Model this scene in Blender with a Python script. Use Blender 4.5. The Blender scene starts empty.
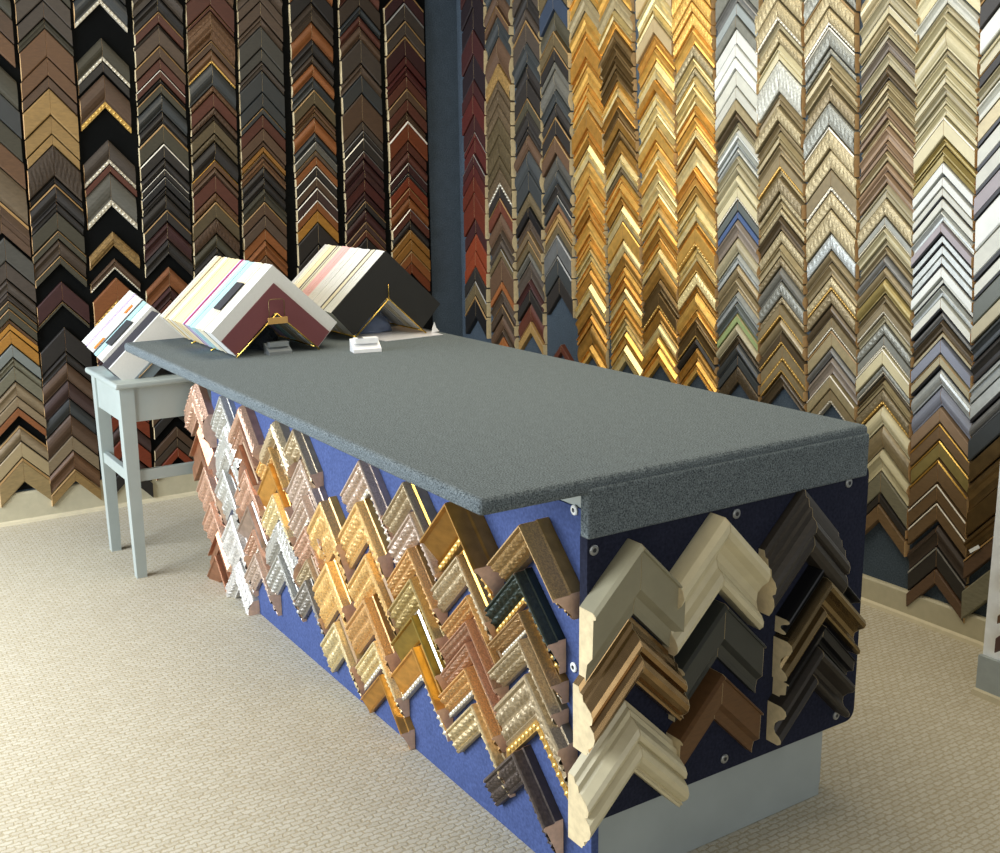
import bpy, math, random
from mathutils import Matrix, Vector
random.seed(7)
scene = bpy.context.scene
COL = scene.collection
PI = math.pi

# world-space tables: (position along the board, height of the apex, vertical depth, finish)
LEFT = [[(-2.42,2.413,0.106,'br1'),(-2.424,2.307,0.102,'br2.f'),(-2.43,2.153,0.13,'ol.r'),(-2.435,2.024,0.122,'sl.f'),(-2.439,1.902,0.106,'ol.f'),(-2.44,1.796,0.12,'br2.f'),(-2.442,1.676,0.162,'bt2.r'),(-2.444,1.514,0.146,'br1.tn'),(-2.433,1.35,0.108,'go2.f'),(-2.442,1.242,0.082,'gb.f'),(-2.448,1.16,0.059,'gb.s'),(-2.453,1.101,0.037,'gb.t'),(-2.456,1.064,0.037,'ol.n'),(-2.459,1.028,0.051,'ol.n'),(-2.463,0.977,0.019,'br2.n'),(-2.463,0.958,0.033,'oy.f'),(-2.462,0.926,0.065,'oy.f'),(-2.461,0.86,0.061,'gg.f'),(-2.46,0.799,0.043,'og.s'),(-2.459,0.757,0.071,'og.f'),(-2.458,0.685,0.072,'bt.s'),(-2.458,0.614,0.053,'bt.f'),(-2.459,0.561,0.043,'or2.f'),(-2.461,0.475,0.077,'bt.rn'),(-2.463,0.397,0.078,'tl.f'),(-2.464,0.319,0.123,'tl2.fn')],
[(-2.17,2.476,0.089,'gb.f'),(-2.172,2.387,0.076,'gb.f'),(-2.174,2.311,0.043,'ol.t'),(-2.176,2.268,0.125,'br2.f'),(-2.179,2.144,0.082,'br2.f'),(-2.181,2.061,0.052,'br1.f'),(-2.183,2.009,0.118,'tn.f'),(-2.186,1.891,0.084,'tn.f'),(-2.189,1.807,0.049,'tn.f'),(-2.191,1.758,0.139,'br0.c'),(-2.197,1.619,0.032,'dk.t'),(-2.198,1.587,0.082,'dk.nr'),(-2.201,1.506,0.046,'dk.s'),(-2.203,1.46,0.087,'ol.f'),(-2.206,1.373,0.041,'ol.fn'),(-2.207,1.332,0.074,'br0.s'),(-2.21,1.258,0.042,'ol.n'),(-2.214,1.137,0.094,'bu.f'),(-2.217,1.043,0.019,'ol.n'),(-2.222,0.92,0.115,'dk.f'),(-2.226,0.805,0.053,'dk.s'),(-2.228,0.752,0.087,'br1.r'),(-2.229,0.665,0.088,'bu2.r'),(-2.23,0.577,0.079,'sl.r'),(-2.23,0.498,0.104,'br1.r'),(-2.231,0.394,0.075,'bt.f'),(-2.231,0.319,0.091,'br2.s'),(-2.231,0.229,0.066,'tn.fn')],
[(-1.918,2.504,0.117,'sl.rS'),(-1.931,2.243,0.106,'ol.rS'),(-1.936,2.137,0.049,'dk.f'),(-1.938,2.079,0.152,'br1.rG'),(-1.937,1.786,0.115,'gb.rS'),(-1.945,1.671,0.037,'rd.f'),(-1.948,1.635,0.158,'go.rS'),(-1.96,1.36,0.071,'tn.rc'),(-1.963,1.232,0.053,'br1.sS'),(-1.962,1.141,0.135,'or2.fG'),(-1.961,1.005,0.068,'bk.f'),(-1.963,0.937,0.098,'rd.s'),(-1.965,0.839,0.079,'bu.f'),(-1.967,0.761,0.079,'bk.s'),(-1.969,0.681,0.08,'rd.f'),(-1.971,0.602,0.08,'mh.f'),(-1.972,0.521,0.081,'mh.f'),(-1.974,0.44,0.071,'bu2.r'),(-1.976,0.369,0.092,'mh.f'),(-1.978,0.277,0.062,'bu2.r'),(-1.98,0.216,0.083,'dk.f')],
[(-1.654,2.445,0.072,'dk.s'),(-1.658,2.374,0.054,'rd.fn'),(-1.661,2.32,0.018,'gb.s'),(-1.662,2.302,0.081,'gb2.f'),(-1.667,2.22,0.059,'br1.fn'),(-1.67,2.161,0.05,'rd.f'),(-1.672,2.111,0.041,'rd.w'),(-1.675,2.07,0.023,'dk.r'),(-1.675,2.047,0.046,'ol.n'),(-1.676,2.001,0.083,'sl.r'),(-1.677,1.918,0.056,'dk.r'),(-1.678,1.862,0.093,'ol.n'),(-1.681,1.769,0.07,'dk.w'),(-1.685,1.698,0.047,'dk.r'),(-1.687,1.651,0.038,'dk.w'),(-1.688,1.613,0.047,'bk.v'),(-1.69,1.566,0.038,'dk.s'),(-1.691,1.528,0.072,'dk.r'),(-1.693,1.456,0.058,'dk.n'),(-1.694,1.398,0.087,'bu.s'),(-1.696,1.311,0.073,'dk.s'),(-1.701,1.179,0.098,'or2.s'),(-1.704,1.081,0.064,'bu.s'),(-1.706,1.017,0.08,'rd.f'),(-1.709,0.937,0.09,'dk.f'),(-1.711,0.847,0.081,'br1.f'),(-1.713,0.766,0.091,'rd.f'),(-1.716,0.675,0.092,'dk.f'),(-1.718,0.583,0.093,'br1.f'),(-1.721,0.491,0.067,'dk.f'),(-1.724,0.371,0.057,'br1.f'),(-1.726,0.314,0.052,'br0.f'),(-1.727,0.262,0.053,'mh.f')],
[(-1.399,2.527,0.11,'rd.f'),(-1.405,2.417,0.023,'rd.n'),(-1.406,2.394,0.138,'br2.rc'),(-1.413,2.256,0.042,'br1.n'),(-1.415,2.214,0.065,'br2.rG'),(-1.415,2.149,0.103,'sl.r'),(-1.414,2.046,0.033,'br2.c'),(-1.414,2.013,0.071,'rd.f'),(-1.418,1.942,0.038,'br1.c'),(-1.42,1.904,0.024,'br0.s'),(-1.421,1.88,0.062,'ol2.f'),(-1.425,1.818,0.038,'ol2.c'),(-1.427,1.78,0.087,'dk.r'),(-1.432,1.693,0.039,'br2.g'),(-1.434,1.654,0.039,'br1.r'),(-1.436,1.616,0.083,'rd.f'),(-1.441,1.533,0.044,'br2.c'),(-1.443,1.489,0.084,'ol2.n'),(-1.448,1.405,0.074,'br1.c'),(-1.453,1.331,0.07,'ol.r'),(-1.457,1.262,0.07,'dk.s'),(-1.461,1.192,0.09,'br1.f')],
[(-1.147,2.509,0.056,'gb2.f'),(-1.149,2.453,0.07,'gb2.f'),(-1.151,2.383,0.047,'gb2.s'),(-1.153,2.335,0.104,'go2.f'),(-1.156,2.231,0.062,'go2.f'),(-1.158,2.169,0.043,'gb.s'),(-1.16,2.126,0.106,'sl.f'),(-1.164,2.02,0.073,'sl.f'),(-1.167,1.947,0.034,'sl.n'),(-1.169,1.913,0.068,'rd.f'),(-1.172,1.845,0.064,'br1.f'),(-1.174,1.781,0.025,'br1.f'),(-1.175,1.757,0.03,'oy2.f'),(-1.177,1.727,0.025,'br1.g'),(-1.178,1.702,0.045,'br2.t'),(-1.179,1.658,0.055,'dk.r'),(-1.182,1.603,0.055,'dk.r'),(-1.184,1.548,0.065,'ol.t'),(-1.187,1.483,0.07,'br1.n'),(-1.189,1.412,0.066,'gb2.f'),(-1.192,1.347,0.061,'or.f'),(-1.195,1.286,0.077,'or.t'),(-1.198,1.209,0.082,'br2.f')],
[(-0.873,2.567,0.101,'dk.f'),(-0.877,2.467,0.092,'br0.t'),(-0.88,2.375,0.087,'or.r'),(-0.883,2.288,0.073,'dk.s'),(-0.886,2.215,0.044,'br0.r'),(-0.887,2.171,0.064,'or.r'),(-0.887,2.107,0.064,'sl.s'),(-0.886,2.043,0.074,'ol2.n'),(-0.886,1.968,0.04,'br2.t'),(-0.885,1.928,0.025,'br1.n'),(-0.885,1.903,0.075,'or.r'),(-0.887,1.828,0.045,'sl.r'),(-0.888,1.783,0.046,'go.v'),(-0.889,1.737,0.03,'gb2.n'),(-0.89,1.707,0.046,'or.f'),(-0.891,1.661,0.056,'dk.w'),(-0.893,1.605,0.056,'br1.w'),(-0.894,1.548,0.062,'bu2.w'),(-0.896,1.487,0.057,'or.wf'),(-0.897,1.43,0.062,'oy.f'),(-0.899,1.368,0.115,'dk.f'),(-0.902,1.253,0.089,'dk.f')],
[(-0.606,2.559,0.093,'br0.f'),(-0.607,2.466,0.044,'sl.s'),(-0.608,2.421,0.054,'rd.r'),(-0.609,2.367,0.065,'br1.r'),(-0.609,2.302,0.12,'gb.f'),(-0.611,2.182,0.06,'gb2.s'),(-0.612,2.122,0.091,'sl.f'),(-0.613,2.03,0.143,'br1.f'),(-0.614,1.887,0.046,'gb.f'),(-0.614,1.841,0.036,'dk.v'),(-0.614,1.805,0.067,'dk.v'),(-0.615,1.738,0.042,'bu.v'),(-0.615,1.696,0.063,'bu.r'),(-0.615,1.633,0.042,'bu.f'),(-0.615,1.591,0.068,'rd2.f'),(-0.615,1.523,0.048,'bu.s'),(-0.615,1.475,0.042,'dk.n'),(-0.615,1.433,0.069,'bu.r'),(-0.615,1.364,0.043,'bu2.n'),(-0.615,1.321,0.043,'rd.n'),(-0.615,1.278,0.092,'bk.f')],
[(-0.342,2.503,0.091,'gb.v'),(-0.342,2.412,0.076,'gb.n'),(-0.342,2.336,0.107,'bu.n'),(-0.343,2.229,0.046,'rd2.f'),(-0.343,2.183,0.057,'rd2.t'),(-0.343,2.126,0.062,'rd.f'),(-0.344,2.064,0.057,'br1.n'),(-0.344,2.007,0.063,'rd.f'),(-0.345,1.944,0.047,'br1.t'),(-0.345,1.897,0.106,'or3.w'),(-0.346,1.791,0.058,'rd.f'),(-0.346,1.733,0.059,'rd.r'),(-0.347,1.674,0.054,'bu.v'),(-0.346,1.62,0.021,'dk.v'),(-0.346,1.599,0.059,'mh.f'),(-0.345,1.54,0.049,'or3.n'),(-0.345,1.491,0.065,'or.r'),(-0.344,1.426,0.06,'rd.v'),(-0.343,1.366,0.055,'dk.r'),(-0.343,1.311,0.055,'oy2.n'),(-0.342,1.256,0.061,'oy2.f'),(-0.341,1.195,0.067,'or.n'),(-0.341,1.129,0.061,'or3.f')]]
RIGHT = [[(0.216,2.586,0.11,'dk2.f'),(0.213,2.476,0.111,'dk2.f'),(0.211,2.365,0.128,'bu.f'),(0.209,2.237,0.129,'dk2.f'),(0.206,2.108,0.078,'bu.f'),(0.204,2.03,0.105,'rd2.f'),(0.202,1.925,0.09,'bu.f'),(0.2,1.835,0.037,'rd2.v'),(0.2,1.798,0.08,'rd2.f'),(0.199,1.718,0.059,'bu.v'),(0.2,1.659,0.065,'rd2.f'),(0.2,1.595,0.087,'mh2.f'),(0.202,1.508,0.142,'mh2.f'),(0.203,1.366,0.082,'bu.f'),(0.205,1.284,0.1,'mh.f'),(0.203,1.184,0.084,'mh.f'),(0.202,1.1,0.079,'dk.f'),(0.202,1.022,0.085,'ol2.v'),(0.2,0.937,0.125,'bk.n')],
[(0.45,2.544,0.088,'br1.r'),(0.451,2.456,0.049,'br1.n'),(0.452,2.407,0.104,'sl.s'),(0.453,2.304,0.134,'br1.r'),(0.455,2.17,0.085,'tn.c'),(0.457,2.084,0.05,'bt2.c'),(0.457,2.034,0.071,'bt2.c'),(0.459,1.963,0.066,'bt2.c'),(0.46,1.897,0.092,'ol2.c'),(0.461,1.805,0.108,'ol2.c'),(0.463,1.697,0.062,'ol2.c'),(0.464,1.635,0.094,'bt2.cS'),(0.465,1.541,0.058,'dk.f'),(0.466,1.483,0.079,'rd.n'),(0.467,1.405,0.095,'br1.r'),(0.469,1.309,0.048,'br0.s'),(0.47,1.261,0.048,'gb.r'),(0.471,1.213,0.048,'ol2.v'),(0.472,1.165,0.129,'br1.f'),(0.474,1.036,0.043,'or2.f'),(0.475,0.993,0.076,'br0.s'),(0.476,0.916,0.06,'br0.n'),(0.477,0.856,0.082,'br1.r'),(0.479,0.774,0.039,'br0.s'),(0.48,0.735,0.083,'or.f')],
[(0.707,2.49,0.08,'dk.s'),(0.709,2.41,0.052,'gb.r'),(0.71,2.358,0.11,'gb.n'),(0.713,2.248,0.101,'sl.s'),(0.715,2.147,0.077,'dk.r'),(0.717,2.07,0.088,'dk.f'),(0.72,1.982,0.064,'ol.n'),(0.721,1.919,0.084,'dk.s'),(0.722,1.835,0.035,'dk.r'),(0.723,1.801,0.079,'br1.r'),(0.724,1.722,0.105,'sl.r'),(0.726,1.617,0.101,'sl.f'),(0.727,1.516,0.076,'ol2.r'),(0.728,1.44,0.056,'bk.f'),(0.729,1.384,0.066,'br0.s'),(0.73,1.318,0.051,'bt2.n'),(0.732,1.267,0.057,'ol2.n'),(0.733,1.21,0.046,'go.r'),(0.734,1.164,0.099,'gb.s'),(0.736,1.065,0.052,'bu.s'),(0.737,1.013,0.068,'dk.f'),(0.738,0.945,0.1,'rd.r'),(0.741,0.845,0.064,'tn.fn')],
[(0.955,2.475,0.1,'bl2.f'),(0.956,2.375,0.096,'ol.r'),(0.958,2.279,0.074,'ol2.n'),(0.959,2.205,0.069,'dk.n'),(0.959,2.136,0.037,'go.f'),(0.96,2.099,0.093,'go.r'),(0.961,2.005,0.061,'sl.s'),(0.962,1.944,0.066,'dk.r'),(0.963,1.878,0.09,'dk.n'),(0.965,1.787,0.086,'br1.n'),(0.967,1.701,0.082,'go2.r'),(0.97,1.619,0.063,'sl.r'),(0.972,1.556,0.053,'dk.s'),(0.975,1.503,0.044,'sl.v'),(0.978,1.459,0.044,'br2.r'),(0.981,1.415,0.049,'tn.t'),(0.984,1.366,0.059,'ol2.n'),(0.988,1.307,0.104,'gg2.v'),(0.995,1.203,0.104,'sl.v'),(1.001,1.099,0.095,'dk.f'),(1.023,0.756,0.046,'rd.f')],
[(1.165,2.42,0.081,'ch.s'),(1.184,2.338,0.091,'gd.s'),(1.204,2.248,0.032,'gd.t'),(1.211,2.216,0.085,'gd2.f'),(1.215,2.131,0.036,'gd.t'),(1.217,2.096,0.081,'gd.s'),(1.221,2.015,0.032,'gd.t'),(1.223,1.983,0.054,'gd.t'),(1.226,1.929,0.032,'gp.t'),(1.227,1.897,0.087,'gd2.f'),(1.231,1.81,0.037,'gd.t'),(1.231,1.774,0.037,'gr.s'),(1.232,1.737,0.078,'gp.t'),(1.234,1.658,0.07,'gd.s'),(1.235,1.589,0.033,'gd.t'),(1.236,1.556,0.065,'gd.s'),(1.238,1.491,0.042,'gd.t'),(1.239,1.449,0.042,'gr.s'),(1.239,1.406,0.024,'gd.t'),(1.24,1.383,0.066,'gd.s'),(1.241,1.316,0.029,'gd.t'),(1.242,1.288,0.038,'gd.t'),(1.243,1.25,0.033,'gp.t'),(1.244,1.216,0.029,'gp.t'),(1.245,1.188,0.038,'gd.t'),(1.246,1.149,0.067,'gd2.s'),(1.247,1.082,0.068,'gp.t'),(1.249,1.014,0.083,'gr.s'),(1.251,0.931,0.049,'gd2.t'),(1.253,0.882,0.098,'gr.r'),(1.255,0.784,0.054,'gd.t')],
[(1.407,2.396,0.077,'ch.s'),(1.412,2.319,0.047,'gp.t'),(1.416,2.272,0.039,'gd.s'),(1.418,2.233,0.065,'gk.r'),(1.423,2.169,0.052,'gk.s'),(1.426,2.117,0.056,'gk.t'),(1.43,2.06,0.048,'gk.s'),(1.433,2.012,0.031,'gd.t'),(1.435,1.982,0.039,'gp.t'),(1.438,1.942,0.049,'gr.s'),(1.445,1.894,0.044,'gk.s'),(1.452,1.85,0.053,'gr.n'),(1.46,1.797,0.044,'gk.r'),(1.466,1.752,0.062,'gr.s'),(1.475,1.69,0.062,'gp.t'),(1.482,1.628,0.031,'ol2.r'),(1.483,1.596,0.036,'gd.t'),(1.486,1.561,0.067,'gd.t'),(1.49,1.493,0.036,'gr.s'),(1.492,1.457,0.072,'gp.t'),(1.496,1.385,0.082,'gd.f'),(1.501,1.303,0.059,'gp.r'),(1.503,1.244,0.064,'gr.s'),(1.505,1.179,0.046,'gd.t'),(1.507,1.133,0.051,'gd2.t'),(1.509,1.082,0.051,'gp.t'),(1.51,1.031,0.047,'gd.t'),(1.512,0.985,0.042,'gd.t'),(1.513,0.942,0.033,'gp.t'),(1.515,0.91,0.033,'gp.t'),(1.516,0.877,0.061,'gd.t'),(1.518,0.815,0.081,'gp.t')],
[(1.673,2.376,0.082,'gp.s'),(1.68,2.295,0.041,'gp.t'),(1.683,2.254,0.066,'tl.f'),(1.688,2.188,0.058,'gd2.s'),(1.693,2.13,0.054,'gd.s'),(1.697,2.076,0.079,'gp.t'),(1.705,1.997,0.046,'gd2.f'),(1.71,1.95,0.059,'gp.t'),(1.716,1.892,0.051,'gp.s'),(1.721,1.841,0.046,'gp.t'),(1.725,1.795,0.055,'gd.f'),(1.728,1.74,0.038,'gd.s'),(1.73,1.701,0.043,'gp.t'),(1.732,1.659,0.051,'gd.s'),(1.735,1.608,0.051,'gp.s'),(1.737,1.556,0.056,'gp.s'),(1.74,1.5,0.048,'gd.t'),(1.743,1.453,0.039,'gp.t'),(1.745,1.413,0.057,'gd.t'),(1.748,1.357,0.048,'gr.s'),(1.751,1.309,0.035,'gd.t'),(1.753,1.274,0.057,'gp.t'),(1.755,1.217,0.08,'gr.r'),(1.755,1.137,0.058,'gk.s'),(1.754,1.079,0.072,'gk.fG'),(1.754,1.007,0.068,'gr.s'),(1.753,0.939,0.059,'gp.r'),(1.753,0.88,0.05,'gd.r'),(1.753,0.83,0.074,'gd.t')],
[(1.917,2.351,0.063,'gd.c'),(1.924,2.288,0.043,'gd.c'),(1.929,2.244,0.055,'gd.c'),(1.935,2.189,0.071,'gd.s'),(1.943,2.117,0.048,'ch.c'),(1.949,2.07,0.044,'gp.s'),(1.952,2.026,0.032,'ch.c'),(1.954,1.994,0.04,'gp.t'),(1.957,1.954,0.04,'gp.s'),(1.959,1.914,0.036,'gp.t'),(1.962,1.878,0.044,'gd.t'),(1.964,1.833,0.053,'gd.s'),(1.968,1.781,0.037,'gp.tc'),(1.97,1.744,0.037,'gr.t'),(1.972,1.708,0.082,'gp.s'),(1.977,1.626,0.045,'gd2.s'),(1.979,1.581,0.037,'gd2.G'),(1.981,1.544,0.037,'gr.G'),(1.983,1.506,0.041,'gp.t'),(1.985,1.465,0.067,'gp.t'),(1.987,1.398,0.025,'gd.s'),(1.988,1.373,0.08,'gd.G'),(1.99,1.293,0.025,'gp.s'),(1.991,1.268,0.038,'gp.t'),(1.992,1.23,0.047,'gr.G'),(1.993,1.183,0.055,'gp.c'),(1.995,1.128,0.03,'gr.s'),(1.996,1.098,0.077,'gd.r'),(1.998,1.021,0.03,'gd.s'),(1.999,0.991,0.048,'gk.s'),(2.0,0.943,0.039,'gk.fG'),(2.002,0.904,0.044,'dk.r'),(2.003,0.86,0.057,'gr.s'),(2.004,0.803,0.057,'gd.tG')],
[(2.18,2.307,0.056,'sg.s'),(2.183,2.251,0.049,'sg2.f'),(2.185,2.202,0.049,'sg3.f'),(2.188,2.153,0.06,'wh.f'),(2.191,2.093,0.049,'wh.f'),(2.193,2.044,0.046,'wh.f'),(2.195,1.998,0.065,'wh2.f'),(2.199,1.933,0.05,'wh2.f'),(2.202,1.883,0.046,'ch.f'),(2.205,1.837,0.039,'gk2.r'),(2.208,1.798,0.031,'iv2.t'),(2.21,1.767,0.035,'wh.t'),(2.213,1.732,0.035,'sv.t'),(2.215,1.697,0.031,'sv.r'),(2.217,1.666,0.035,'iv2.s'),(2.219,1.631,0.039,'iv2.r'),(2.221,1.591,0.047,'iv.r'),(2.223,1.544,0.055,'iv.S'),(2.226,1.489,0.044,'sl2.f'),(2.228,1.445,0.032,'bl.f'),(2.23,1.413,0.072,'mv.s'),(2.233,1.341,0.064,'iv2.r'),(2.236,1.276,0.044,'sv.t'),(2.238,1.232,0.053,'cb.r'),(2.241,1.179,0.057,'cb.s'),(2.244,1.122,0.045,'sv.t'),(2.246,1.077,0.045,'sl2.s'),(2.248,1.032,0.041,'gn.n'),(2.25,0.991,0.05,'iv2.r'),(2.253,0.941,0.033,'gk2.s'),(2.254,0.908,0.05,'sl.r'),(2.257,0.858,0.046,'sl.f'),(2.259,0.812,0.071,'gk2.c')],
[(2.4,2.234,0.079,'ch.cS'),(2.405,2.155,0.029,'iv2.s'),(2.407,2.126,0.051,'ch.c'),(2.411,2.075,0.062,'iv.t'),(2.416,2.013,0.117,'wh2.c'),(2.424,1.896,0.048,'cb.t'),(2.428,1.847,0.059,'ch.c'),(2.433,1.788,0.037,'cb.s'),(2.436,1.751,0.045,'ch.t'),(2.44,1.706,0.045,'cb.s'),(2.443,1.661,0.053,'cb.G'),(2.448,1.609,0.026,'ch.s'),(2.45,1.582,0.061,'cb.c'),(2.455,1.522,0.03,'ch.c'),(2.458,1.491,0.03,'ch.s'),(2.461,1.461,0.03,'ch.c'),(2.463,1.43,0.053,'gk2.s'),(2.468,1.377,0.05,'ch.c'),(2.472,1.327,0.05,'ch.t'),(2.476,1.277,0.039,'cb.c'),(2.478,1.238,0.058,'go.r'),(2.481,1.18,0.059,'sg3.c'),(2.485,1.122,0.031,'cb.c'),(2.487,1.09,0.051,'cb.G'),(2.49,1.039,0.059,'cb.r'),(2.493,0.98,0.048,'gk2.G'),(2.496,0.933,0.068,'cb.G'),(2.5,0.865,0.044,'cb.G'),(2.502,0.821,0.06,'gk2.s')],
[(2.648,2.249,0.075,'ch.cn'),(2.653,2.174,0.065,'ch.cS'),(2.658,2.109,0.073,'sg3.cw'),(2.662,2.036,0.028,'sg3.c'),(2.664,2.009,0.045,'ch.t'),(2.667,1.963,0.038,'ch.s'),(2.67,1.925,0.021,'ch.t'),(2.671,1.904,0.06,'cb.c'),(2.677,1.844,0.085,'sg3.c'),(2.684,1.759,0.082,'ch.cw'),(2.692,1.677,0.072,'ch.c'),(2.697,1.606,0.079,'cb.S'),(2.704,1.527,0.065,'ch.c'),(2.709,1.462,0.087,'ch.c'),(2.716,1.374,0.062,'sv.c'),(2.721,1.312,0.044,'cb.r'),(2.724,1.268,0.052,'cb.s'),(2.727,1.216,0.052,'ch.cG'),(2.73,1.164,0.052,'cb.c'),(2.733,1.112,0.049,'gk2.r'),(2.736,1.064,0.049,'cb.S'),(2.739,1.015,0.064,'ch.n'),(2.743,0.951,0.038,'sg.r'),(2.745,0.913,0.065,'mv.s'),(2.749,0.848,0.057,'ch.w'),(2.752,0.791,0.054,'cb.S')],
[(2.908,2.207,0.055,'iv2.s'),(2.91,2.152,0.032,'iv.w'),(2.911,2.12,0.042,'ch.r'),(2.912,2.077,0.036,'iv2.t'),(2.914,2.041,0.043,'mv.s'),(2.915,1.999,0.046,'iv2.s'),(2.918,1.953,0.046,'gk2.r'),(2.921,1.906,0.033,'ch.t'),(2.924,1.873,0.033,'ch.t'),(2.927,1.84,0.027,'ch.s'),(2.929,1.813,0.037,'mv2.t'),(2.932,1.776,0.024,'ch.s'),(2.934,1.752,0.051,'mv2.s'),(2.937,1.702,0.034,'mv2.t'),(2.94,1.668,0.037,'ch.s'),(2.943,1.63,0.034,'mv2.r'),(2.945,1.596,0.041,'mv2.s'),(2.947,1.555,0.051,'iv2.t'),(2.951,1.504,0.062,'ch.c'),(2.954,1.442,0.038,'sg3.S'),(2.957,1.404,0.042,'iv.s'),(2.959,1.362,0.024,'iv2.t'),(2.961,1.338,0.031,'cb.s'),(2.963,1.306,0.039,'sg.r'),(2.965,1.268,0.042,'cb.r'),(2.967,1.226,0.056,'gq.r'),(2.971,1.169,0.032,'cb.s'),(2.973,1.137,0.039,'cb.S'),(2.975,1.098,0.032,'iv2.s'),(2.977,1.066,0.043,'sg3.c'),(2.98,1.023,0.047,'sg3.S'),(2.983,0.976,0.061,'iv.w'),(2.986,0.915,0.033,'sg3.cS'),(2.988,0.882,0.022,'gk2.r'),(2.99,0.861,0.033,'ch.t'),(2.992,0.828,0.058,'cb.cG'),(2.995,0.769,0.074,'iv.r'),(3.0,0.696,0.089,'cb.r'),(3.002,0.606,0.083,'iv.s'),(3.001,0.523,0.084,'og.f'),(3.0,0.439,0.039,'dk.f'),(3.0,0.4,0.066,'bz.f')],
[(3.131,2.182,0.056,'wh2.s'),(3.136,2.127,0.028,'iv2.s'),(3.138,2.099,0.047,'iv.s'),(3.142,2.052,0.069,'iv.r'),(3.148,1.983,0.022,'iv2.r'),(3.15,1.961,0.041,'iv.s'),(3.153,1.92,0.044,'iv.t'),(3.155,1.876,0.038,'iv2.s'),(3.157,1.838,0.029,'iv.t'),(3.159,1.81,0.038,'iv.s'),(3.161,1.771,0.067,'iv.w'),(3.164,1.704,0.029,'gq.s'),(3.165,1.675,0.052,'gq.t'),(3.167,1.624,0.039,'wh.f'),(3.169,1.578,0.036,'wh.f'),(3.172,1.542,0.036,'wh2.k'),(3.175,1.506,0.036,'wh2.f'),(3.179,1.47,0.043,'sv.s'),(3.183,1.428,0.043,'mv3.k'),(3.187,1.385,0.033,'sv.k'),(3.191,1.352,0.033,'sv.f'),(3.194,1.318,0.037,'sv.k'),(3.197,1.282,0.04,'wh.f'),(3.201,1.242,0.023,'wh2.k'),(3.204,1.218,0.04,'sv.s'),(3.207,1.178,0.047,'wh2.k'),(3.211,1.131,0.03,'sg.r'),(3.213,1.101,0.041,'gk2.s'),(3.216,1.06,0.024,'iv2.nk'),(3.218,1.036,0.051,'sg4.f'),(3.222,0.985,0.048,'iv2.nk'),(3.226,0.937,0.065,'sv.r'),(3.231,0.872,0.069,'sg4.r'),(3.235,0.802,0.056,'mv2.f'),(3.237,0.746,0.06,'bz.g'),(3.239,0.686,0.067,'gq.g'),(3.241,0.619,0.086,'bz.g'),(3.244,0.533,0.068,'bz.w'),(3.246,0.465,0.069,'bz.w'),(3.249,0.381,0.077,'bz2.s'),(3.252,0.304,0.081,'dk.v'),(3.254,0.223,0.059,'br1.f')],
[(3.374,2.147,0.076,'wh.f'),(3.38,2.071,0.061,'iv.t'),(3.385,2.009,0.043,'dk.n'),(3.388,1.966,0.043,'iv2.s'),(3.392,1.923,0.062,'wh2.s'),(3.397,1.861,0.078,'ch.k'),(3.403,1.783,0.076,'wh2.k'),(3.409,1.707,0.073,'wh2.k'),(3.415,1.634,0.08,'mv3.k'),(3.42,1.555,0.103,'wh.f'),(3.427,1.452,0.097,'wh2.k'),(3.434,1.354,0.059,'wh2.k'),(3.438,1.295,0.082,'dk3.f'),(3.444,1.213,0.06,'iv2.f'),(3.447,1.154,0.063,'sl.s'),(3.451,1.09,0.074,'dk.s'),(3.455,1.016,0.064,'sv.t'),(3.458,0.952,0.068,'sv.k'),(3.461,0.884,0.051,'sg.r'),(3.464,0.833,0.083,'sl.f'),(3.468,0.75,0.073,'gk.f'),(3.472,0.677,0.099,'gk.s'),(3.473,0.578,0.093,'gk.f'),(3.474,0.485,0.072,'gk.s'),(3.474,0.413,0.076,'br1.n'),(3.475,0.3,0.111,'og.f')]]
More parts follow.
